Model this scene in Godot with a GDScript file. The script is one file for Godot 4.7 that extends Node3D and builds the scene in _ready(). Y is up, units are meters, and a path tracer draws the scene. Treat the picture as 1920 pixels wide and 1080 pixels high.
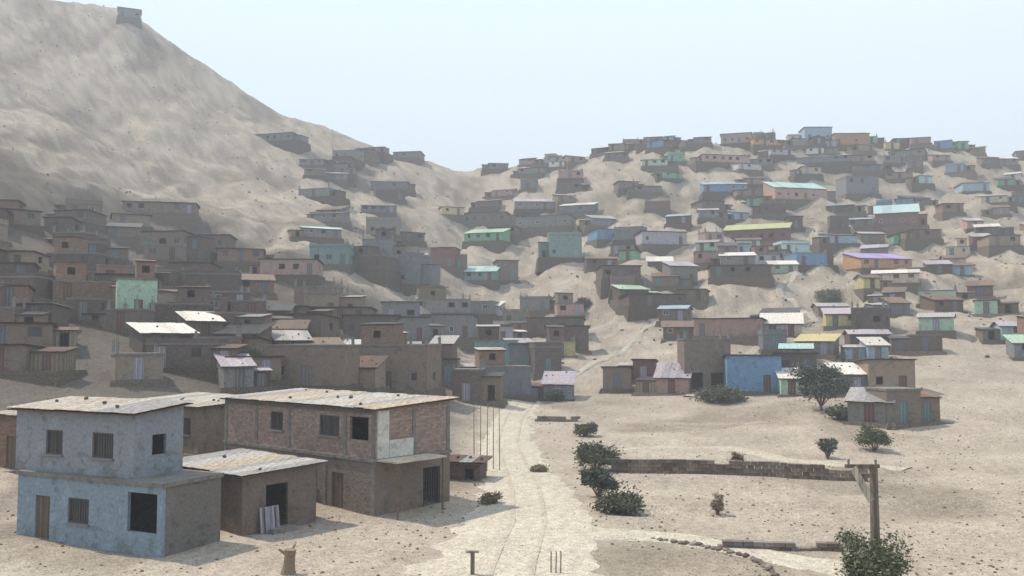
extends Node3D

# A dusty hillside settlement seen across a dry valley: a bare hill on one side, a settled hill on the other,
# a dirt track between them and a few two-storey houses close by.

const EYE := Vector3(0, 9.0, 0)
const TILT := 3.44          # degrees up
const FOV := 36.0
const F := 1662.0           # focal length in photograph pixels

var rng := RandomNumberGenerator.new()
var taken := {}
var mats := {}
var tex := {}
var cols := []              # terrain profiles: [px, LUT]
var n_big := FastNoiseLite.new()
var n_mid := FastNoiseLite.new()
var n_small := FastNoiseLite.new()
var n_gully := FastNoiseLite.new()
var n_patch := FastNoiseLite.new()
var n_crag := FastNoiseLite.new()
var sheet_mesh: ArrayMesh
var unit_box: ArrayMesh
var stones := []
var used := {}
var placed := []            # Vector3(x, z, radius) of houses

# ---------------------------------------------------------------- small helpers
func ray(px: float, py: float) -> Vector3:
	var a := deg_to_rad(TILT)
	var cx := (px - 960.0) / F
	var cy := (540.0 - py) / F
	return Vector3(cx, cy * cos(a) + sin(a), cy * sin(a) - cos(a))

func at(px: float, py: float, d: float) -> Vector3:
	var r := ray(px, py)
	return EYE + r * (d / -r.z)

# where the line of sight through that point first meets the terrain
func ground_at(px: float, py: float, start := 26.0) -> Vector3:
	var d := start
	var last := start
	while d < 520.0:
		var p := at(px, py, d)
		if hgt(p.x, p.z) >= p.y:
			var lo := last
			var hi := d
			for i in 8:
				var m := (lo + hi) / 2.0
				var q := at(px, py, m)
				if hgt(q.x, q.z) >= q.y: hi = m
				else: lo = m
			var g := at(px, py, hi)
			return Vector3(g.x, hgt(g.x, g.z), g.z)
		last = d
		d += 0.6 + d * 0.008
	return Vector3.INF

func numbered(called: String) -> String:
	if not taken.has(called):
		taken[called] = 0
		return called
	taken[called] += 1
	return "%s_%03d" % [called, taken[called]]

func thing(called: String, label: String, category: String, pos: Vector3, yaw := 0.0, group := "") -> Node3D:
	var o := Node3D.new()
	o.name = numbered(called)
	add_child(o)
	o.position = pos
	o.rotation.y = yaw
	tag(o, label, category, group)
	return o

func tag(o: Node, label: String, category: String, group := "") -> void:
	o.set_meta("label", label)
	o.set_meta("category", category)
	if group: o.set_meta("group", group)

func part(called: String, m: Mesh, material: Material, parent: Node, xf := Transform3D()) -> MeshInstance3D:
	var o := MeshInstance3D.new()
	o.name = called
	o.mesh = m
	o.material_override = material
	o.transform = xf
	parent.add_child(o, true)
	return o

func new_st() -> SurfaceTool:
	var st := SurfaceTool.new()
	st.begin(Mesh.PRIMITIVE_TRIANGLES)
	st.set_smooth_group(-1)
	return st

func done(st: SurfaceTool) -> ArrayMesh:
	st.generate_normals()
	return st.commit()

# a quad, clockwise seen from its front; texture coordinates in metres on the nearest axis plane
func quad(st: SurfaceTool, a: Vector3, b: Vector3, c: Vector3, d: Vector3) -> void:
	var n := (b - a).cross(d - a).abs()
	var ax := 0
	if n.y >= n.x and n.y >= n.z: ax = 1
	elif n.z >= n.x: ax = 2
	for v: Vector3 in [a, b, c, a, c, d]:
		st.set_uv(Vector2(v.z, -v.y) if ax == 0 else Vector2(v.x, v.z) if ax == 1 else Vector2(v.x, -v.y))
		st.add_vertex(v)

func box(st: SurfaceTool, c: Vector3, s: Vector3, b := Basis()) -> void:
	var h := s / 2.0
	var p := []
	for i in 8:
		p.append(c + b * Vector3(h.x if i & 1 else -h.x, h.y if i & 2 else -h.y, h.z if i & 4 else -h.z))
	quad(st, p[6], p[7], p[5], p[4])
	quad(st, p[3], p[2], p[0], p[1])
	quad(st, p[7], p[3], p[1], p[5])
	quad(st, p[2], p[6], p[4], p[0])
	quad(st, p[2], p[3], p[7], p[6])
	quad(st, p[4], p[5], p[1], p[0])

func tube(st: SurfaceTool, a: Vector3, b: Vector3, ra: float, rb: float, sides := 8) -> void:
	var up := (b - a).normalized()
	var side := up.cross(Vector3(0.31, 0.2, 0.93)).normalized()
	var other := up.cross(side)
	for i in sides:
		var t0 := TAU * i / sides
		var t1 := TAU * (i + 1) / sides
		var d0 := side * cos(t0) + other * sin(t0)
		var d1 := side * cos(t1) + other * sin(t1)
		quad(st, b + d0 * rb, b + d1 * rb, a + d1 * ra, a + d0 * ra)
		for v: Vector3 in [b, b + d1 * rb, b + d0 * rb]:
			st.set_uv(Vector2(v.x, v.z))
			st.add_vertex(v)

# ---------------------------------------------------------------- materials
const PAL := {
	"brick": [0.27, 0.19, 0.15], "dark_brick": [0.17, 0.14, 0.125], "adobe": [0.3, 0.25, 0.2], "brown": [0.22, 0.18, 0.155], "beige": [0.31, 0.255, 0.225],
	"mist_blue": [0.25, 0.29, 0.34], "grey": [0.25, 0.245, 0.24], "dark": [0.1, 0.098, 0.1], "mat": [0.34, 0.285, 0.2], "white": [0.74, 0.74, 0.72], "cyan": [0.44, 0.66, 0.68],
	"blue": [0.17, 0.32, 0.52], "pale_blue": [0.34, 0.47, 0.6], "green": [0.2, 0.46, 0.31], "mint": [0.42, 0.6, 0.48], "pink": [0.46, 0.31, 0.28],
	"maroon": [0.24, 0.125, 0.115], "orange": [0.52, 0.31, 0.17], "yellow": [0.6, 0.53, 0.28], "purple": [0.4, 0.34, 0.68], "teal": [0.2, 0.31, 0.31],
	"slate": [0.21, 0.225, 0.26], "lilac": [0.46, 0.44, 0.52], "cream": [0.6, 0.53, 0.42], "zinc": [0.42, 0.43, 0.44], "rust": [0.21, 0.145, 0.11], "lime": [0.48, 0.55, 0.3],
	"wood": [0.18, 0.135, 0.095],
}
const SAY := {
	"brick": "red brick", "beige": "beige brown", "dark_brick": "dark brown brick", "adobe": "tan adobe", "brown": "brown plastered", "grey": "grey cement", "dark": "near black", "mat": "straw coloured reed mat",
	"white": "white", "cyan": "pale turquoise", "blue": "blue", "pale_blue": "pale blue", "green": "green", "mint": "mint green", "pink": "pinkish", "maroon": "maroon", "orange": "orange",
	"yellow": "yellow", "purple": "violet", "teal": "dark teal", "slate": "slate blue", "lilac": "pale lilac", "cream": "cream", "zinc": "grey zinc", "rust": "rusty brown", "lime": "yellowish green", "wood": "brown board",
}

func noise(f: float, seed_: int, oct := 5) -> FastNoiseLite:
	var n := FastNoiseLite.new()
	n.seed = seed_
	n.frequency = f
	n.fractal_octaves = oct
	n.noise_type = FastNoiseLite.TYPE_SIMPLEX_SMOOTH
	return n

func ramp_tex(n: FastNoiseLite, size: int, lo: Color, hi: Color, mid := 0.5) -> NoiseTexture2D:
	var t := NoiseTexture2D.new()
	t.width = size
	t.height = size
	t.seamless = true
	t.noise = n
	var g := Gradient.new()
	g.set_color(0, lo)
	g.set_color(1, hi)
	g.set_offset(0, mid - 0.38)
	g.set_offset(1, mid + 0.32)
	t.color_ramp = g
	return t

func relief_tex(n: FastNoiseLite, size: int, strength: float) -> NoiseTexture2D:
	var t := NoiseTexture2D.new()
	t.width = size
	t.height = size
	t.seamless = true
	t.noise = n
	t.as_normal_map = true
	t.bump_strength = strength
	return t

# courses of bricks for walls too far off to tell the bricks apart
func brick_tex() -> ImageTexture:
	var im := Image.create(256, 256, false, Image.FORMAT_RGB8)
	var r := RandomNumberGenerator.new()
	r.seed = 77
	im.fill(Color(0.8, 0.79, 0.78))
	for row in 16:
		var off := 16 if row % 2 else 0
		for k in 9:
			var v := r.randf_range(0.8, 1.0)
			im.fill_rect(Rect2i(k * 32 - 32 + off, row * 16, 29, 13), Color(v, v * r.randf_range(0.93, 1.0), v * r.randf_range(0.9, 1.0)))
	return ImageTexture.create_from_image(im)

# boards: long streaks of grain with a joint every 14 cm
func board_tex() -> ImageTexture:
	var im := Image.create(256, 256, false, Image.FORMAT_RGB8)
	var n := noise(0.05, 9, 3)
	for x in 256:
		var plank := x / 32
		for y in 256:
			var v := 0.82 + 0.2 * n.get_noise_2d(x * 2.0, y * 0.15 + plank * 90.0) + 0.1 * sin(plank * 2.4)
			if x % 32 < 2: v *= 0.55
			im.set_pixel(x, y, Color(v, v, v))
	return ImageTexture.create_from_image(im)

# fine soil: soft mottling with dark and pale grit in it
func soil_tex() -> ImageTexture:
	var a := noise(0.01, 3, 6).get_seamless_image(1024, 1024)
	var b := noise(0.06, 8, 3).get_seamless_image(1024, 1024)
	var c := noise(0.028, 15, 4).get_seamless_image(1024, 1024)
	a.convert(Image.FORMAT_L8)
	b.convert(Image.FORMAT_L8)
	c.convert(Image.FORMAT_L8)
	var da := a.get_data()
	var db := b.get_data()
	var dc := c.get_data()
	var out := PackedByteArray()
	out.resize(1024 * 1024 * 3)
	for i in 1024 * 1024:
		var v := 0.82 + 0.16 * (da[i] / 255.0)
		var g := db[i] / 255.0
		var k := dc[i] / 255.0
		if g > 0.66: v *= 1.0 - 0.42 * minf((g - 0.66) * 9.0, 1.0)
		elif g < 0.3: v *= 1.0 + 0.1 * minf((0.3 - g) * 8.0, 1.0)
		v *= 0.9 + 0.2 * k
		v = minf(v, 1.0)
		out[i * 3] = int(v * 255.0)
		out[i * 3 + 1] = int(v * 252.0)
		out[i * 3 + 2] = int(v * 247.0)
	return ImageTexture.create_from_image(Image.create_from_data(1024, 1024, false, Image.FORMAT_RGB8, out))

# old plaster: fine grain, peeled patches with sharp outlines, a few hairline cracks
func plaster_tex() -> ImageTexture:
	var n := 512
	var a := noise(0.011, 61, 5).get_seamless_image(n, n)
	var b := noise(0.05, 62, 4).get_seamless_image(n, n)
	var rc := noise(0.009, 63, 3)
	rc.fractal_type = FastNoiseLite.FRACTAL_RIDGED
	var c := rc.get_seamless_image(n, n)
	a.convert(Image.FORMAT_L8)
	b.convert(Image.FORMAT_L8)
	c.convert(Image.FORMAT_L8)
	var da := a.get_data()
	var db := b.get_data()
	var dc := c.get_data()
	var out := PackedByteArray()
	out.resize(n * n * 3)
	for i in n * n:
		var g := db[i] / 255.0
		var v := 0.9 + 0.16 * (g - 0.5)
		var t := 1.0
		if da[i] / 255.0 + 0.12 * (g - 0.5) > 0.71:
			v *= 0.9
			t = 0.95
		elif da[i] / 255.0 + 0.12 * (g - 0.5) < 0.3:
			v *= 1.06
		if dc[i] > 243: v *= 0.85
		v = minf(v, 1.0)
		out[i * 3] = int(v * 255.0)
		out[i * 3 + 1] = int(v * 253.0 * (0.5 + 0.5 * t))
		out[i * 3 + 2] = int(v * 250.0 * t)
	return ImageTexture.create_from_image(Image.create_from_data(n, n, false, Image.FORMAT_RGB8, out))

func make_textures() -> void:
	tex.soil = soil_tex()
	tex.soil_relief = relief_tex(noise(0.03, 5, 6), 1024, 7.0)
	tex.plaster = plaster_tex()
	tex.rust = ramp_tex(noise(0.02, 12, 5), 512, Color(0.62, 0.54, 0.48), Color(1, 1, 1), 0.42)
	var cell := FastNoiseLite.new()
	cell.noise_type = FastNoiseLite.TYPE_CELLULAR
	cell.cellular_return_type = FastNoiseLite.RETURN_DISTANCE2_SUB
	cell.frequency = 0.035
	cell.seed = 4
	tex.stone = ramp_tex(cell, 512, Color(0.45, 0.43, 0.41), Color(1, 1, 1), 0.4)
	tex.stone_relief = relief_tex(cell, 512, 9.0)
	tex.brick = brick_tex()
	tex.board = board_tex()
	tex.plaster_relief = relief_tex(noise(0.05, 21, 5), 512, 3.0)

func mat(key: String, kind := "plaster", variant := 0) -> StandardMaterial3D:
	var id := "%s/%s/%d" % [key, kind, variant]
	if mats.has(id): return mats[id]
	var m := StandardMaterial3D.new()
	m.resource_name = id
	var c: Array = PAL[key]
	var k: float = [1.0, 0.86, 1.1, 0.74][variant % 4]
	m.albedo_color = Color(minf(c[0] * k, 0.82), minf(c[1] * k * (1.0 - 0.02 * variant), 0.82), minf(c[2] * k * (1.0 - 0.03 * variant), 0.82)).linear_to_srgb()
	m.roughness = 0.92
	m.metallic_specular = 0.3
	match kind:
		"plaster":
			m.albedo_texture = tex.plaster
			m.uv1_scale = Vector3(0.17, 0.17, 0.17)
			m.normal_enabled = true
			m.normal_texture = tex.plaster_relief
			m.normal_scale = 0.7
		"brick":
			m.albedo_texture = tex.brick
			m.uv1_scale = Vector3(0.5, 0.5, 0.5)
		"board":
			m.albedo_texture = tex.board
			m.uv1_scale = Vector3(0.9, 0.9, 0.9)
		"sheet":
			m.albedo_texture = tex.rust
			m.uv1_triplanar = true
			m.uv1_world_triplanar = true
			m.uv1_scale = Vector3(0.35, 0.35, 0.35)
			m.roughness = 0.6
		"stone":
			m.albedo_texture = tex.stone
			m.normal_enabled = true
			m.normal_texture = tex.stone_relief
			m.uv1_scale = Vector3(0.35, 0.35, 0.35)
	mats[id] = m
	return m

func plain(id: String, r: float, g: float, b: float, rough := 0.9) -> StandardMaterial3D:
	if mats.has(id): return mats[id]
	var m := StandardMaterial3D.new()
	m.resource_name = id
	m.albedo_color = Color(r, g, b).linear_to_srgb()
	m.roughness = rough
	mats[id] = m
	return m

func soil_material(id: String) -> StandardMaterial3D:
	var m := StandardMaterial3D.new()
	m.resource_name = id
	m.vertex_color_use_as_albedo = true
	m.albedo_texture = tex.soil
	m.uv1_scale = Vector3(0.13, 0.13, 0.13)
	m.normal_enabled = true
	m.normal_texture = tex.soil_relief
	m.normal_scale = 0.75
	m.roughness = 0.97
	m.metallic_specular = 0.2
	return m

# ---------------------------------------------------------------- terrain
func make_profiles() -> void:
	var raw := [
		[-900, [10, 0, 45, 1, 60, 4, 80, 12, 110, 27, 150, 50, 200, 80, 260, 115, 330, 165, 380, 180, 450, 165, 720, 100]],
		[-300, [10, 0, 45, .5, 60, 3, 80, 10, 110, 24, 150, 45, 200, 72, 260, 106, 330, 152, 370, 160, 450, 150, 720, 90]],
		[224, [10, 0, 45, 0, 60, 2, 75, 5, 95, 11, 140, 22.5, 180, 35.5, 240, 62, 300, 108, 330, 136.5, 365, 137, 450, 110, 720, 60]],
		[420, [10, 0, 45, 0, 60, 1, 75, 3.5, 95, 9, 140, 19, 180, 30.7, 240, 54, 300, 89, 325, 108.5, 360, 106, 450, 85, 720, 40]],
		[520, [10, 0, 45, 0, 60, .8, 75, 2.8, 95, 7.2, 140, 17, 180, 28.5, 240, 51, 300, 81, 322, 94, 360, 91, 450, 72, 720, 36]],
		[640, [10, 0, 45, 0, 60, .6, 75, 2, 95, 5.5, 140, 14.9, 180, 26.3, 240, 47.5, 300, 76, 320, 86, 360, 82, 450, 65, 720, 30]],
		[760, [10, 0, 45, 0, 60, .3, 75, 1.2, 95, 3.2, 140, 11, 190, 25, 240, 41, 300, 70, 315, 75.5, 355, 72, 450, 55, 720, 30]],
		[870, [10, 0, 45, 0, 60, .2, 75, .6, 95, 1.8, 115, 4, 150, 9, 200, 21, 250, 40.6, 310, 69.5, 350, 66, 450, 50, 720, 30]],
		[1000, [10, 0, 45, 0, 75, .3, 95, 1, 115, 2, 150, 8, 200, 20.4, 250, 41, 300, 71.5, 340, 70, 450, 50, 720, 25]],
		[1150, [10, 0, 45, 0, 75, .3, 95, .8, 112, 2, 130, 5.9, 150, 10.8, 200, 25.8, 250, 47.8, 290, 74, 330, 72, 450, 50, 720, 25]],
		[1350, [10, 0, 45, 0, 75, .4, 95, 1.2, 108, 2.5, 125, 6, 150, 12.6, 200, 28.3, 245, 49, 285, 74.5, 325, 72, 450, 50, 720, 25]],
		[1550, [10, 0, 45, 0, 75, .8, 92, 2, 108, 3.5, 125, 7.1, 150, 13.5, 200, 29.5, 245, 49.5, 285, 75.5, 325, 73, 450, 50, 720, 25]],
		[1750, [10, 0, 45, 0, 75, 1, 92, 2.5, 108, 4.5, 125, 8, 150, 14.5, 200, 30, 245, 48.5, 282, 72.5, 320, 70, 450, 48, 720, 25]],
		[2300, [10, 0, 45, .3, 75, 1.5, 110, 6, 150, 16, 200, 30, 245, 45, 280, 60, 320, 58, 450, 40, 720, 25]],
		[3000, [10, 0, 45, .3, 75, 1.5, 110, 6, 150, 16, 200, 30, 245, 45, 280, 56, 320, 54, 450, 40, 720, 25]],
	]
	for r in raw:
		var k: Array = r[1]
		var lut := PackedFloat32Array()
		for d in 721:
			var y := 0.0
			for i in range(0, k.size() - 2, 2):
				if d >= k[i] and d <= k[i + 2]:
					y = lerpf(k[i + 1], k[i + 3], (d - k[i]) / float(k[i + 2] - k[i]))
					break
			lut.append(y)
		var smooth := PackedFloat32Array()
		for d in 721:
			var win := clampi(int((d - 40) * 0.09), 0, 9)
			var s := 0.0
			for j in range(-win, win + 1): s += lut[clampi(d + j, 0, 720)]
			smooth.append(s / (2 * win + 1))
		cols.append([float(r[0]), smooth])

func hgt(x: float, z: float) -> float:
	var d := clampf(-z, 1.0, 719.0)
	var u := 960.0 + F * x / d
	var i := 0
	while i < cols.size() - 2 and u > cols[i + 1][0]: i += 1
	var t := clampf((u - cols[i][0]) / (cols[i + 1][0] - cols[i][0]), 0.0, 1.0)
	var k := int(d)
	var fr := d - k
	var la: PackedFloat32Array = cols[i][1]
	var lb: PackedFloat32Array = cols[i + 1][1]
	var y := lerpf(lerpf(la[k], la[k + 1], fr), lerpf(lb[k], lb[k + 1], fr), t)
	var hill := smoothstep(100.0, 170.0, d)
	# low earth banks across the field
	var field := smoothstep(1090.0, 1180.0, u) * smoothstep(40.0, 48.0, d) * (1.0 - smoothstep(92.0, 104.0, d))
	if field > 0.0: y += field * n_mid.get_noise_2d(x * 0.45 + 9.0, z * 1.5) * 0.75
	y += n_small.get_noise_2d(x, z) * (0.07 + 0.5 * hill)
	if hill > 0.0:
		var bare := 1.0 - smoothstep(600.0, 800.0, u)
		var crest := 1.0 - 0.6 * smoothstep(260.0, 300.0, d)
		y += hill * (n_big.get_noise_2d(x, z) * 3.2 * crest + n_mid.get_noise_2d(x, z) * 1.2 * crest + n_crag.get_noise_2d(x, z) * (1.0 - 0.5 * bare) * crest + n_gully.get_noise_2d(x * 1.6, z * 0.45) * (2.4 - 0.7 * bare) * crest)
	return y

func soil_color(x: float, z: float, y: float) -> Color:
	var d := -z
	var c := Color(0.43, 0.375, 0.325)
	var u := 960.0 + F * x / maxf(d, 1.0)
	# streaks of brown scree in the bare hill's runnels
	if u < 900.0:
		var scree := smoothstep(0.08, 0.3, -n_gully.get_noise_2d(x * 1.6, z * 0.45) + 0.3 * n_mid.get_noise_2d(x * 2.0, z * 2.0))
		c = c.lerp(Color(0.25, 0.213, 0.19), scree * 0.75)
	# brown shadow band below the hill-foot houses, painted into the soil colour
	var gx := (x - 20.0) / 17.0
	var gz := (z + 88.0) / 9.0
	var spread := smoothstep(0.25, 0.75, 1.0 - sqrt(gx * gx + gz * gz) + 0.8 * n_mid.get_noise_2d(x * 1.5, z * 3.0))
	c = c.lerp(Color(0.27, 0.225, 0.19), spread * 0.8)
	# patches of darker gravel and of pale dust
	var p := n_patch.get_noise_2d(x, z)
	c = c.lerp(Color(0.25, 0.215, 0.175), smoothstep(0.12, 0.5, p) * 0.75)
	c = c.lerp(Color(0.49, 0.445, 0.375), smoothstep(0.15, 0.55, -p) * 0.6)
	# much darker ground along the foot of the bare hill, with an uneven edge
	var dark_foot := (1.0 - smoothstep(800.0, 900.0, u)) * smoothstep(54.0, 64.0, d) * (1.0 - smoothstep(0.0, 26.0, d - lerpf(176.0, 128.0, clampf((u - 380.0) / 420.0, 0.0, 1.0)) + 22.0 * n_mid.get_noise_2d(x * 0.7, z * 0.7)))
	c = c.lerp(Color(0.125, 0.11, 0.1), dark_foot * 0.93)
	var q := n_mid.get_noise_2d(x * 2.3 + 70.0, z * 2.3)
	var q2 := n_small.get_noise_2d(x * 1.7 - 31.0, z * 1.7)
	var stony := smoothstep(0.1, 0.45, n_crag.get_noise_2d(x * 1.9, z * 1.9)) * smoothstep(100.0, 150.0, d)
	c = c.lerp(c * 0.66, stony * 0.7)
	c = c * (1.0 + 0.16 * q + 0.1 * q2)
	return c

func build_terrain() -> void:
	var nu := 460
	var nd := 330
	var verts := PackedVector3Array()
	var uvs := PackedVector2Array()
	var colors := PackedColorArray()
	var ds := []
	for j in nd + 1:
		ds.append(16.0 * pow(700.0 / 16.0, j / float(nd)))
	for j in nd + 1:
		for i in nu + 1:
			var u := lerpf(-900.0, 2820.0, i / float(nu))
			var d: float = ds[j]
			var x := (u - 960.0) / F * d
			var y := hgt(x, -d)
			if j == 0: y -= 0.6
			verts.append(Vector3(x, y, -d))
			uvs.append(Vector2(x, -d + y * 0.6))
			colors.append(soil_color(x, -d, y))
	var idx := PackedInt32Array()
	for j in nd:
		for i in nu:
			var a := j * (nu + 1) + i
			var b := a + 1
			var c := a + nu + 1
			var e := c + 1
			idx.append_array([a, c, b, b, c, e])
	var arr := []
	arr.resize(Mesh.ARRAY_MAX)
	arr[Mesh.ARRAY_VERTEX] = verts
	arr[Mesh.ARRAY_TEX_UV] = uvs
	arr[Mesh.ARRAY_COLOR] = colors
	arr[Mesh.ARRAY_INDEX] = idx
	var am := ArrayMesh.new()
	am.add_surface_from_arrays(Mesh.PRIMITIVE_TRIANGLES, arr)
	var st := SurfaceTool.new()
	st.create_from(am, 0)
	st.generate_normals()
	var o := part("hillside_terrain", st.commit(), soil_material("dusty soil"), self)
	o.set_meta("kind", "structure")
	# the plain beyond and behind
	var g := new_st()
	quad(g, Vector3(-2500, -0.7, -2500), Vector3(2500, -0.7, -2500), Vector3(2500, -0.7, 2500), Vector3(-2500, -0.7, 2500))
	var gm := soil_material("plain soil")
	gm.vertex_color_use_as_albedo = false
	gm.albedo_color = Color(0.45, 0.4, 0.32).linear_to_srgb()
	var go := part("ground", done(g), gm, self)
	go.set_meta("kind", "structure")

# a strip of trodden soil that follows the terrain
func track(called: String, pts: Array, color: Color, lift := 0.05, aside := 0.0) -> void:
	var c := Curve3D.new()
	for p in pts:
		var w := ground_at(p[0], p[1]) if p.size() < 4 else Vector3(p[0], 0, p[1])
		c.add_point(Vector3(w.x, p[2], w.z))
	var L := c.get_baked_length()
	var n := int(L / 0.8)
	var st := SurfaceTool.new()
	st.begin(Mesh.PRIMITIVE_TRIANGLES)
	var K := 8
	var rows := []
	for i in n + 1:
		var s := L * i / n
		var p := c.sample_baked(s, true)
		var p2 := c.sample_baked(minf(s + 0.5, L), true)
		var p1 := c.sample_baked(maxf(s - 0.5, 0.0), true)
		var dir := Vector3(p2.x - p1.x, 0, p2.z - p1.z).normalized()
		var side := Vector3(-dir.z, 0, dir.x)
		var row := []
		for k in K + 1:
			var e := (k / float(K) - 0.5) * (p.y if aside == 0.0 else 0.34) + aside
			if k == 0 or k == K: e += n_small.get_noise_2d(p.x * 2.1 + k * 40.0, p.z * 2.1) * (p.y * 0.22 if aside == 0.0 else 0.14)
			var q := Vector3(p.x, 0, p.z) + side * e
			q.y = hgt(q.x, q.z) + (lift if k > 0 and k < K else -0.03)
			row.append(q)
		rows.append(row)
	for i in n:
		for k in K:
			for v: Vector3 in [rows[i][k], rows[i + 1][k], rows[i][k + 1], rows[i][k + 1], rows[i + 1][k], rows[i + 1][k + 1]]:
				st.set_uv(Vector2(v.x, v.z))
				st.set_color(color * (1.0 + 0.12 * n_mid.get_noise_2d(v.x * 3.0, v.z * 3.0)))
				st.add_vertex(v)
	st.index()
	st.generate_normals()
	var o := part(called, st.commit(), soil_material(called), self)
	o.set_meta("kind", "structure")

# ---------------------------------------------------------------- houses
# a wall in its own plane: x along it from -len/2 to len/2, front face at z = 0, with openings cut through
func wall_mesh(length: float, h0: float, h1: float, thick: float, openings: Array) -> ArrayMesh:
	var st := new_st()
	var xs := [-length / 2.0, length / 2.0]
	for o in openings:
		xs.append(o[0])
		xs.append(o[1])
	xs.sort()
	var top := func(x: float) -> float: return lerpf(h0, h1, x / length + 0.5)
	for i in xs.size() - 1:
		var a: float = xs[i]
		var b: float = xs[i + 1]
		if b - a < 0.001: continue
		var hole = null
		for o in openings:
			if a >= o[0] - 0.001 and b <= o[1] + 0.001: hole = o
		var spans := [[0.0, 0.0, top.call(a), top.call(b)]]
		if hole:
			spans = [[hole[3], hole[3], top.call(a), top.call(b)]]
			if hole[2] > 0.01: spans.append([0.0, 0.0, hole[2], hole[2]])
		for s in spans:
			quad(st, Vector3(a, s[2], 0), Vector3(b, s[3], 0), Vector3(b, s[1], 0), Vector3(a, s[0], 0))
			quad(st, Vector3(b, s[3], -thick), Vector3(a, s[2], -thick), Vector3(a, s[0], -thick), Vector3(b, s[1], -thick))
		quad(st, Vector3(a, top.call(a), -thick), Vector3(b, top.call(b), -thick), Vector3(b, top.call(b), 0), Vector3(a, top.call(a), 0))
	for o in openings:
		var a: float = o[0]
		var b: float = o[1]
		quad(st, Vector3(a, o[3], 0), Vector3(a, o[3], -thick), Vector3(a, o[2], -thick), Vector3(a, o[2], 0))
		quad(st, Vector3(b, o[3], -thick), Vector3(b, o[3], 0), Vector3(b, o[2], 0), Vector3(b, o[2], -thick))
		quad(st, Vector3(a, o[3], 0), Vector3(b, o[3], 0), Vector3(b, o[3], -thick), Vector3(a, o[3], -thick))
		if o[2] > 0.01: quad(st, Vector3(a, o[2], -thick), Vector3(b, o[2], -thick), Vector3(b, o[2], 0), Vector3(a, o[2], 0))
	for e in [-1.0, 1.0]:
		var x: float = e * length / 2.0
		var h: float = top.call(x)
		if e > 0: quad(st, Vector3(x, h, 0), Vector3(x, h, -thick), Vector3(x, 0, -thick), Vector3(x, 0, 0))
		else: quad(st, Vector3(x, h, -thick), Vector3(x, h, 0), Vector3(x, 0, 0), Vector3(x, 0, -thick))
	return done(st)

func frame_mesh(w: float, h: float, bar: float, deep: float, cross: bool) -> ArrayMesh:
	var st := new_st()
	for e in [-1.0, 1.0]:
		box(st, Vector3(e * (w - bar) / 2, h / 2, 0), Vector3(bar, h, deep))
		box(st, Vector3(0, bar / 2 if e < 0 else h - bar / 2, 0), Vector3(w - 2 * bar - 0.002, bar, deep))
	if cross:
		box(st, Vector3(0, h / 2, 0), Vector3(bar * 0.7, h - 2 * bar - 0.002, deep * 0.6))
	return done(st)

func glass() -> StandardMaterial3D:
	if mats.has("glass"): return mats.glass
	var m := StandardMaterial3D.new()
	m.resource_name = "window glass"
	m.albedo_color = Color(0.2, 0.23, 0.25)
	m.roughness = 0.12
	m.metallic_specular = 0.5
	mats.glass = m
	return m

func put(s: Vector3, p: Vector3, b := Basis()) -> Transform3D:
	return Transform3D(b * Basis.from_scale(s), p)

# one wall with its windows and doors
func add_wall(root: Node3D, P: Dictionary, length: float, h0: float, h1: float, xf: Transform3D, list: Array, m: Material, thick: float) -> void:
	var cut := []
	for o in list:
		var top := minf(o[3], minf(h0, h1) - 0.12)
		if top - o[2] < 0.35: continue
		cut.append([o[0] - o[1] / 2.0, o[0] + o[1] / 2.0, o[2], top, o[4]])
	var w := part("wall", wall_mesh(length, h0, h1, thick, cut), m, root, xf)
	for o in cut:
		var ww: float = o[1] - o[0]
		var hh: float = o[3] - o[2]
		var c := Vector3((o[0] + o[1]) / 2.0, o[2], -thick * 0.6)
		if o[4] == "window":
			var wf := part("window", frame_mesh(ww - 0.004, hh - 0.004, 0.07, 0.06, ww > 0.9), P.trim, root, xf * Transform3D(Basis(), c + Vector3(0, 0.002, 0)))
			if P.get("sills", false):
				part("sill", unit_box, mat("grey"), wf, put(Vector3(ww + 0.16, 0.07, 0.16), Vector3(0, -0.045, thick * 0.6 + 0.02)))
				for gi in int(ww / 0.16):
					part("grille_bar", unit_box, mat("dark"), wf, put(Vector3(0.02, hh - 0.02, 0.02), Vector3(-ww / 2 + 0.16 * (gi + 0.6), hh / 2, thick * 0.45)))
			part("pane", unit_box, glass(), wf, put(Vector3(ww - 0.06, hh - 0.06, 0.012), Vector3(0, hh / 2, -0.02)))
		elif o[4] == "door":
			part("door", unit_box, P.door, root, xf * put(Vector3(ww - 0.01, hh - 0.01, 0.05), c + Vector3(0, hh / 2, 0)))
		# a void stays open

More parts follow.
